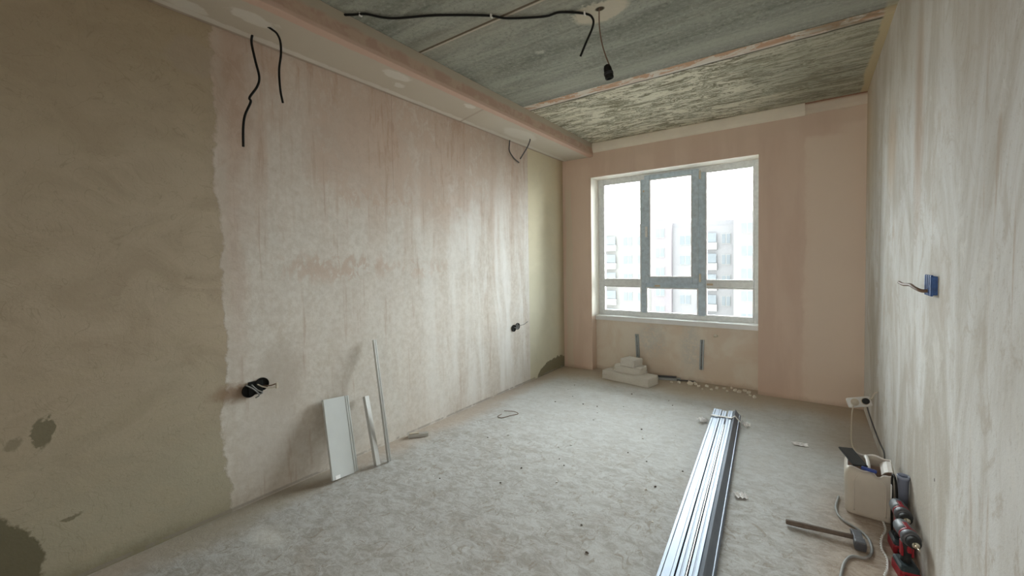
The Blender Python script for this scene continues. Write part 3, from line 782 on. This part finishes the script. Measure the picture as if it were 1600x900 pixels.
# white and dark bits across the screed
for i in range(26):
    u, v = rr.uniform(-1.9, -.45), rr.uniform(1.7, 3.5)
    chip('plaster_crumb', (u, v, 0), rr.uniform(.0045, .009), 'wcrumb', 'tiny white plaster crumb on the open concrete floor', 'crumb', 'white crumbs on the open floor', 200 + i)
for i in range(24):
    u, v = rr.uniform(-2.1, -.6), rr.uniform(1.6, 4.0)
    chip('grit_lump', (u, v, 0), rr.uniform(.004, .008), 'pebble', 'tiny dark lump of grit on the open concrete floor', 'grit', 'dark grit lumps on the open floor', 300 + i)

# white film scraps
def scrap(loc, sx, sy, hgt, rz, label, seed):
    bm = B(); r2 = random.Random(seed); n = 7
    vs = [[bm.verts.new(((i / (n - 1) - .5) * sx * (1 + r2.uniform(-.12, .12)), (j / (n - 1) - .5) * sy * (1 + r2.uniform(-.12, .12)),
                         .002 + hgt * abs(math.sin(i * 1.7 + seed) * math.cos(j * 1.3 + seed)) + r2.uniform(0, .002))) for j in range(n)] for i in range(n)]
    for i in range(n - 1):
        for j in range(n - 1): bm.faces.new((vs[i][j], vs[i + 1][j], vs[i + 1][j + 1], vs[i][j + 1]))
    o = link('plastic_scrap', bm, 'paper'); o.location = loc; o.rotation_euler.z = rz
    s = o.modifiers.new('solid', 'SOLIDIFY'); s.thickness = .0015; s.offset = 1
    return tag(o, label, 'scrap')
scrap((-.303, 2.575, 0), .062, .05, .018, .4, 'crumpled white scrap on the floor right of the profile bundle', 1)
scrap((-.70, 3.62, 0), .07, .06, .035, 1.0, 'white film scrap left of the tied end of the bundle', 2)
scrap((-.405, 3.72, 0), .07, .045, .028, 2.1, 'white film scrap right of the tied end of the bundle', 3)
scrap((-.05, 3.53, 0), .09, .05, .010, .2, 'flat white film scrap between the bundle and right wall', 4)

# bent wire ring left of centre
cable('wire_loop', [(-2.165, 2.86, .004), (-2.16, 2.80, .004), (-2.11, 2.79, .004), (-2.08, 2.86, .006), (-2.04, 2.93, .010), (-2.10, 2.95, .012), (-2.18, 2.92, .012)], .0028, 'brown',
      'bent loop of thin wire on the floor near the left wall', 'wire')

# ------------------------------------------------------------------ bundle of drywall profiles
gb = 'steel drywall profiles in the bundle'
A0, A1 = (-.320, .62, 0), (-.556, 3.83, 0)
mb, LB = frame_mtx(A0, A1)
CD = [(-.024, .022), (-.029, .026), (-.0295, .0), (-.018, 0), (-.015, .003), (.015, .003), (.018, 0), (.0295, 0), (.029, .026), (.024, .022)]
CDup = [(x, z + .001) for x, z in CD]
CDdn = [(x, .027 - z) for x, z in CD][::-1]
UD = [(-.0135, .0), (-.014, .027), (-.004, .027), (-.002, .025), (.002, .025), (.004, .027), (.014, .027), (.0135, .0)]
def place(prof, x, z, rot=0):
    c, s = math.cos(rot), math.sin(rot); return [(x + px * c - pz * s, z + px * s + pz * c) for px, pz in prof]
items = [
    (place(CDup, -.064, .001), 0, 0, 'steel channel at bottom left of the tied bundle'),
    (place(CDup, -.002, .001), .02, 0, 'steel channel at bottom middle of the tied bundle'),
    (place(UD, .045, .001), .01, 0, 'narrow steel channel at bottom right of the tied bundle'),
    (place(CDdn, -.066, .030), .0, .01, 'leftmost wide steel profile on top of the tied bundle'),
    (place(UD, -.014, .030), .03, -.02, 'narrow steel profile next to the leftmost one on the bundle'),
    (place(UD, .030, .031), .0, .0, 'raised narrow steel profile in the middle of the bundle'),
    (place(CDdn, .064, .0315, math.radians(-50)), .02, .01, 'steel channel lying on its side at right of the bundle'),
]
for prof, d0, d1, lab in items:
    bm = B(); prism(bm, sheet(prof, .0012), d0, LB + d1, mb)
    tag(link('steel_profile', bm, 'zinc'), lab, 'metal profile', gb)
# serrated corner bead inside the groove
bm = B(); prism(bm, [(.006, .031), (.009, .031), (.009, .062), (.006, .062)], .1, LB - .35, mb)
for k in range(150):
    y = .6 + k * .0085
    vs = [bm.verts.new(q) for q in ((.009, y, .058), (.009, y + .0045, .058), (.001, y + .0022, .063), (.009, y, .061), (.009, y + .0045, .061), (.001, y + .0022, .065))]
    bmesh.ops.transform(bm, matrix=mb, verts=vs)
    bm.faces.new(vs[:3]); bm.faces.new(vs[3:]); bm.faces.new((vs[0], vs[2], vs[5], vs[3])); bm.faces.new((vs[1], vs[4], vs[5], vs[2]))
tag(link('corner_bead', bm, 'alu'), 'serrated metal corner bead in the groove of the bundle', 'corner bead', gb)
bm = B()
lp = [(-.098, .001), (-.098, .063), (-.02, .063), (.048, .064), (.070, .082), (.108, .038), (.112, .001)]
prism(bm, sheet(lp, .0022), LB - .20, LB - .175, mb)
r = link('packing_tie', bm, 'white'); tag(r, 'white plastic strap tied round the far end of the profile bundle', 'strap')
bm = B(); prism(bm, sheet([(.112, .040), (.120, .06), (.130, .03), (.15, .004)], .002), LB - .20, LB - .18, mb); link('strap_tail', bm, 'white', r)

# ------------------------------------------------------------------ extension socket by the right wall
r = empty('extension_socket', (.285, 3.76, .30)); tag(r, 'white two-gang extension socket hanging off the right wall', 'extension socket')
O = (.285, 3.76, .30)
tilt = Matrix.Rotation(math.radians(-17), 4, 'Y') @ Matrix.Rotation(math.radians(-20), 4, 'X') @ Matrix.Rotation(math.radians(18), 4, 'Z')
bm = B(); box(bm, -.068, .068, -.018, .018, -.034, .034, tilt); link('housing', bm, 'white', r, bevel=.010, seg=4)
for dx in (-.030, .030):
    bm = B(); lathe(bm, [(.021, 0), (.024, 0), (.024, .004), (.021, .004)], 24, tilt @ Matrix.Translation((dx, -.0175, 0)) @ Matrix.Rotation(math.radians(90), 4, 'X'))
    link('socket_ring', bm, 'cream', r)
bm = B(); lathe(bm, [(.019, 0), (.021, .004), (.020, .020), (.012, .034), (.007, .036)], 20, tilt @ Matrix.Translation((.030, -.02, 0)) @ Matrix.Rotation(math.radians(90), 4, 'X'))
link('black_plug', bm, 'rubber', r, smooth=True)
bm = B(); lathe(bm, [(.017, 0), (.019, .004), (.017, .016), (.009, .030), (.006, .032)], 20, tilt @ Matrix.Translation((-.034, -.02, -.004)) @ Matrix.Rotation(math.radians(90), 4, 'X'))
link('white_plug', bm, 'cream', r, smooth=True)
cable('cable', off(O, [(XR + .004, 3.754, .392), (.365, 3.75, .375), (.352, 3.745, .345), (.340, 3.75, .335)]), .0045, 'cream', None, parent=r)
cable('white_charger_cable', [(.250, 3.70, .285), (.242, 3.685, .235), (.240, 3.69, .12), (.243, 3.66, .03), (.265, 3.50, .008), (.262, 3.25, .008), (.27, 3.0, .01), (.275, 2.95, .02)],
      .0038, 'cream', 'thin white cable dropping from the extension socket to the floor')
cable('black_charger_cable', [(.322, 3.68, .295), (.332, 3.66, .25), (.350, 3.55, .185), (.362, 3.42, .150), (.368, 3.30, .140), (.362, 3.22, .105), (.352, 3.10, .05), (.35, 2.99, .03)],
      .0045, 'dgrey', 'dark cable slanting from the extension socket down behind the canister')

# ------------------------------------------------------------------ cut-open canister
CX, CY = .256, 2.815
can = empty('cut_canister', (CX, CY, 0), (0, 0, math.radians(-3))); tag(can, 'dusty beige plastic canister with its top cut open by the right wall', 'canister')
def rrect(w, d, rad, n=6):
    pts = []
    for cx, cy, a0 in ((w / 2 - rad, d / 2 - rad, 0), (-w / 2 + rad, d / 2 - rad, 90), (-w / 2 + rad, -d / 2 + rad, 180), (w / 2 - rad, -d / 2 + rad, 270)):
        for k in range(n + 1):
            a = math.radians(a0 + 90 * k / n); pts.append((cx + rad * math.cos(a), cy + rad * math.sin(a)))
        # straight run points
    out = []
    for i, p in enumerate(pts):
        q = pts[(i + 1) % len(pts)]
        L = math.hypot(q[0] - p[0], q[1] - p[1]); m = max(1, int(L / .012))
        for k in range(m): out.append((p[0] + (q[0] - p[0]) * k / m, p[1] + (q[1] - p[1]) * k / m))
    return out
def loft(bm, rings, cap0=True, cap1=False):
    R = [[bm.verts.new(p) for p in rg] for rg in rings]
    n = len(R[0])
    for i in range(len(R) - 1):
        for k in range(n): bm.faces.new((R[i][k], R[i][(k + 1) % n], R[i + 1][(k + 1) % n], R[i + 1][k]))
    if cap0: bm.faces.new(R[0])
    if cap1: bm.faces.new(R[-1])
W, Dp = .196, .235
base = rrect(W, Dp, .030)
def ring(s, z, top=False, inset=0):
    out = []
    for (x, y) in base:
        k = 1 - inset
        zz = z
        if top:                                         # ragged cut line with a notch at the front right
            zz = z + .006 * math.sin(x * 60) + .004 * math.sin(y * 90)
            zz -= .030 * math.exp(-((x - .035) / .018) ** 2) * (1 if y < 0 else 0)
            zz += .012 * (y > 0)
        out.append((x * s * k, y * s * k, zz))
    return out
bm = B()
loft(bm, [ring(.86, 0), ring(.94, .004), ring(.985, .014), ring(1, .03), ring(1.02, .10), ring(1.035, .18), ring(1.02, .205), ring(.98, .222), ring(.92, .236, True),
          ring(.885, .236, True), ring(.93, .218), ring(.965, .20), ring(.97, .03), ring(.93, .010)], cap0=True, cap1=True)
link('body', bm, 'can', can, smooth=True)
bm = B(); loft(bm, [ring(.908, .231, True), ring(.91, .239, True), ring(.874, .239, True), ring(.876, .231, True), ring(.908, .231, True)], False)
link('cut_edge', bm, 'canedge', can, smooth=True)
bm = B(); loft(bm, [ring(.955, .19), ring(.955, .03), ring(.90, .012)], False, True); link('inside', bm, 'canin', can, smooth=True)
for q in (.060, .072, .084):                            # moulded ribs on both front corners
    for sgn in (-1, 1):
        bm = B(); tube(bm, [(sgn * q, -Dp / 2 * 1.005 + (.004 if q > .07 else 0) + (.010 if q > .08 else 0), .03), (sgn * q * 1.01, -Dp / 2 * 1.024 + (.004 if q > .07 else 0) + (.010 if q > .08 else 0), .11),
                            (sgn * q, -Dp / 2 * 1.038 + (.004 if q > .07 else 0) + (.010 if q > .08 else 0), .185), (sgn * (q - .012), -Dp / 2 * .985 + (.004 if q > .07 else 0) + (.010 if q > .08 else 0), .212)], .0034, 8)
        link('molded_rib', bm, 'can', can, smooth=True)
bm = B()                                                # remains of the moulded handle crossing the opening
tube(bm, [(-.012, .098, .232), (-.010, .06, .250), (-.006, .0, .252), (-.004, -.05, .245), (-.003, -.100, .228)], .008, 10)
link('handle', bm, 'canedge', can, smooth=True)
bm = B(); prism(bm, sheet([(.048, .214), (.058, .228), (.072, .236), (.088, .238)], .003), -.055, .085); link('top_flap', bm, 'canedge', can, smooth=False)

def slab(name, corners, th, parent, mat, bevel=.003):
    bm = B(); P = [Vector(c) for c in corners]; n = (P[1] - P[0]).cross(P[3] - P[0]).normalized()
    if n.z < 0: n = -n
    a = [bm.verts.new(p) for p in P]; b2 = [bm.verts.new(p - n * th) for p in P]
    bm.faces.new(a); bm.faces.new(b2[::-1])
    for k in range(4): bm.faces.new((a[k], b2[k], b2[(k + 1) % 4], a[(k + 1) % 4]))
    return link(name, bm, mat, parent, bevel=bevel, seg=3)
ph = empty('smartphone', (0, 0, 0)); tag(ph, 'black smartphone lying across the left rim of the cut canister', 'phone')
def quad(c, u, v, du, dv): return [tuple(Vector(c) + Vector(u) * a * du + Vector(v) * b * dv) for a, b in ((-1, -1), (1, -1), (1, 1), (-1, 1))]
ud_ = Vector((.062, -.140, -.040)).normalized(); vd_ = Vector((.056, .040, 0.0)).normalized(); vd_ = (vd_ - ud_ * vd_.dot(ud_)).normalized()
cph = Vector((.188, 2.776, .276))
slab('case', quad(cph, ud_, vd_, .070, .034), .008, ph, 'phone', .0035)
slab('screen', quad(cph + Vector((0, 0, .0008)), ud_, vd_, .065, .030), .001, ph, 'glassy', 0)
bm = B(); box(bm, -.030, .030, -.009, .009, -.007, .007); o = link('blue_marker', bm, 'blue', bevel=.004)
o.location = (.246, 2.704, .250); o.rotation_euler = (0, math.radians(5), math.radians(-8))
tag(o, 'blue plastic piece on the front rim of the canister beside the phone', 'clip')

# ------------------------------------------------------------------ tube and strap behind the tools
r = empty('pipe_offcut', (.356, 2.640, 0)); tag(r, 'grey-blue plastic pipe standing between the canister and right wall', 'pipe')
bm = B(); lathe(bm, [(.0215, 0), (.0215, .275), (.0235, .276), (.0235, .290), (.020, .290), (.019, .275), (.019, .01)], 24, Matrix.Rotation(math.radians(4), 4, 'X') @ Matrix.Rotation(math.radians(1), 4, 'Y'))
link('tube', bm, 'tube', r, smooth=True)
r2 = empty('cable_loop', (0, 0, 0)); tag(r2, 'black cable loop with white tag right of the canister', 'cable')
cable('loop', [(.322, 2.60, .006), (.320, 2.60, .10), (.321, 2.605, .20), (.322, 2.62, .262), (.328, 2.63, .280), (.332, 2.60, .262), (.335, 2.585, .20), (.335, 2.58, .10), (.334, 2.58, .02)], .0045, 'black', None, parent=r2)
bm = B(); box(bm, .316, .320, 2.596, 2.614, .13, .24); link('tag', bm, 'white', r2, bevel=.002)

# ------------------------------------------------------------------ hammer
r = empty('hammer', (0, 0, 0)); tag(r, 'hammer with dirty dark handle lying on the floor before the canister', 'hammer')
a, b2 = Vector((-.090, 2.42, .017)), Vector((.190, 2.445, .024))
bm = B(); m, L = frame_mtx(a, b2)
rg = []
for k, (t, w, h) in enumerate(((0, .011, .008), (.01, .015, .011), (.25, .016, .012), (.5, .0135, .0105), (.75, .0125, .010), (1.03, .012, .0095))):
    rg.append([tuple(m @ Vector((w * math.cos(2 * math.pi * q / 12), t * L, h * math.sin(2 * math.pi * q / 12)))) for q in range(12)])
loft(bm, rg, True, True); link('handle', bm, 'wood', r, smooth=True)
hm, hl = frame_mtx((.192, 2.375, .022), (.180, 2.515, .022))
bm = B()
loft(bm, [[tuple(hm @ Vector((x * s, t * hl, z * s))) for x, z in ((-.020, -.020), (.020, -.020), (.022, 0), (.020, .020), (-.020, .020), (-.022, 0))] for t, s in ((0, .9), (.05, 1), (.28, 1), (.34, .82), (.62, .85), (.70, .9))], True, False)
loft(bm, [[tuple(hm @ Vector(p)) for p in q] for q in (
    [(-.018, .70 * hl, -.018), (.018, .70 * hl, -.018), (.020, .70 * hl, 0), (.018, .70 * hl, .018), (-.018, .70 * hl, .018), (-.020, .70 * hl, 0)],
    [(-.019, 1.0 * hl, -.004), (.019, 1.0 * hl, -.004), (.019, 1.0 * hl, 0), (.019, 1.0 * hl, .003), (-.019, 1.0 * hl, .003), (-.019, 1.0 * hl, 0)])], False, True)
link('head', bm, 'iron', r, bevel=.002)

cable('grey_cable', [(.135, 2.86, .006), (.118, 2.72, .006), (.135, 2.62, .006), (.195, 2.56, .006), (.228, 2.50, .006), (.232, 2.40, .006), (.205, 2.33, .006), (.158, 2.31, .006), (.130, 2.25, .006), (.112, 2.15, .006), (.10, 2.02, .006), (.12, 1.9, .006)],
      .0055, 'grey', 'grey cable curling round the hammer head and out of view')
# white twisted flex
P = smooth_path([(.300, 2.70, .010), (.300, 2.62, .009), (.277, 2.53, .009), (.268, 2.44, .009), (.278, 2.37, .009), (.270, 2.29, .009), (.252, 2.22, .009), (.235, 2.10, .009), (.22, 2.0, .009)], 22)
bm = B()
for ph0 in (0, math.pi):
    Q = []
    for i, p in enumerate(P):
        t = (P[min(i + 1, len(P) - 1)] - P[max(i - 1, 0)]).normalized(); s = t.cross(Vector((0, 0, 1))).normalized()
        a = ph0 + i * .62
        Q.append(p + s * math.cos(a) * .0028 + Vector((0, 0, 1)) * math.sin(a) * .0028)
    tube(bm, Q, .0026, 6, 0)
tag(link('twisted_flex', bm, 'white', smooth=True), 'white twisted flex running over the floor from the canister', 'cable')

# ------------------------------------------------------------------ cordless drills
def drill(loc, rz, label):
    """stands on its battery; the chuck points along local -y"""
    r = empty('cordless_drill', loc, (0, 0, rz)); tag(r, label, 'power tool', 'red and black cordless drills by the right wall')
    # battery pack
    bm = B(); loft(bm, [[(x * s, y * s + .004, z) for x, y in rrect(.066, .104, .010, 4)] for z, s in ((0, .94), (.004, 1), (.034, 1), (.040, .95))], True, True)
    bt = link('battery', bm, 'red', r, smooth=False)
    bm = B(); box(bm, -.020, .020, -.0505, -.047, .008, .030); link('battery_label', bm, 'rubber', bt, bevel=.002)
    bm = B(); loft(bm, [[(x * s, y * s + .004, z) for x, y in rrect(.062, .098, .012, 4)] for z, s in ((.038, 1), (.052, .98), (.060, .80))], True, True)
    link('battery_shoe', bm, 'dblue', r, smooth=False)
    # grip
    sec = lambda w, d, yo, z: [(w * math.cos(2 * math.pi * k / 16), yo + d * math.sin(2 * math.pi * k / 16), z) for k in range(16)]
    bm = B(); loft(bm, [sec(.019, .026, .008, .055), sec(.016, .021, .006, .075), sec(.0165, .020, .002, .100), sec(.018, .022, -.002, .125), sec(.021, .028, -.004, .150)], True, True)
    gp = link('grip', bm, 'rubber', r, smooth=True)
    for s in (-1, 1):
        bm = B(); loft(bm, [[(s * .0165 + x, -.0 + y, z) for x, y in ((-.004, -.013), (.004, -.013), (.004, .013), (-.004, .013))] for z in (.085, .145)], True, True)
        link('side_panel', bm, 'red', r, bevel=.003)
    bm = B(); box(bm, -.007, .007, -.034, -.018, .112, .140); link('trigger', bm, 'red', r, bevel=.004)
    # motor housing, collar and chuck
    ax = Matrix.Translation((0, .065, .178)) @ Matrix.Rotation(math.radians(90), 4, 'X')
    bm = B(); lathe(bm, [(.018, 0), (.026, .004), (.029, .015), (.030, .055), (.030, .088)], 28, ax); link('motor_housing', bm, 'mid', r, smooth=True)
    bm = B(); box(bm, -.008, .008, -.02, .03, .2055, .2095); link('top_stripe', bm, 'red', r, bevel=.002)
    bm = B(); lathe(bm, [(.0305, .078), (.0312, .079), (.0312, .086), (.0305, .087)], 28, ax); link('red_band', bm, 'red', r, smooth=True)
    bm = B(); lathe(bm, [(.030, .088), (.031, .092), (.0305, .112), (.026, .118)], 28, ax); link('torque_collar', bm, 'iron', r, smooth=True)
    bm = B(); lathe(bm, [(.022, .117), (.023, .120), (.023, .136), (.020, .142), (.012, .150), (.010, .151)], 28, ax)
    ch = link('chuck', bm, 'rubber', r, smooth=True)
    bm = B(); lathe(bm, [(.0125, .147), (.0125, .152), (.007, .158), (.004, .159)], 20, ax); link('jaws', bm, 'chrome', ch, smooth=True)
    bm = B(); lathe(bm, [(.0032, .158), (.0032, .182), (.001, .186)], 8, ax); link('driver_bit', bm, 'chrome', r, smooth=True)
    return r
drill((.330, 2.300, 0), math.radians(10), 'nearer red and black cordless drill standing by the right wall')
drill((.336, 2.490, 0), math.radians(6), 'farther cordless drill standing behind the nearer one beside canister')
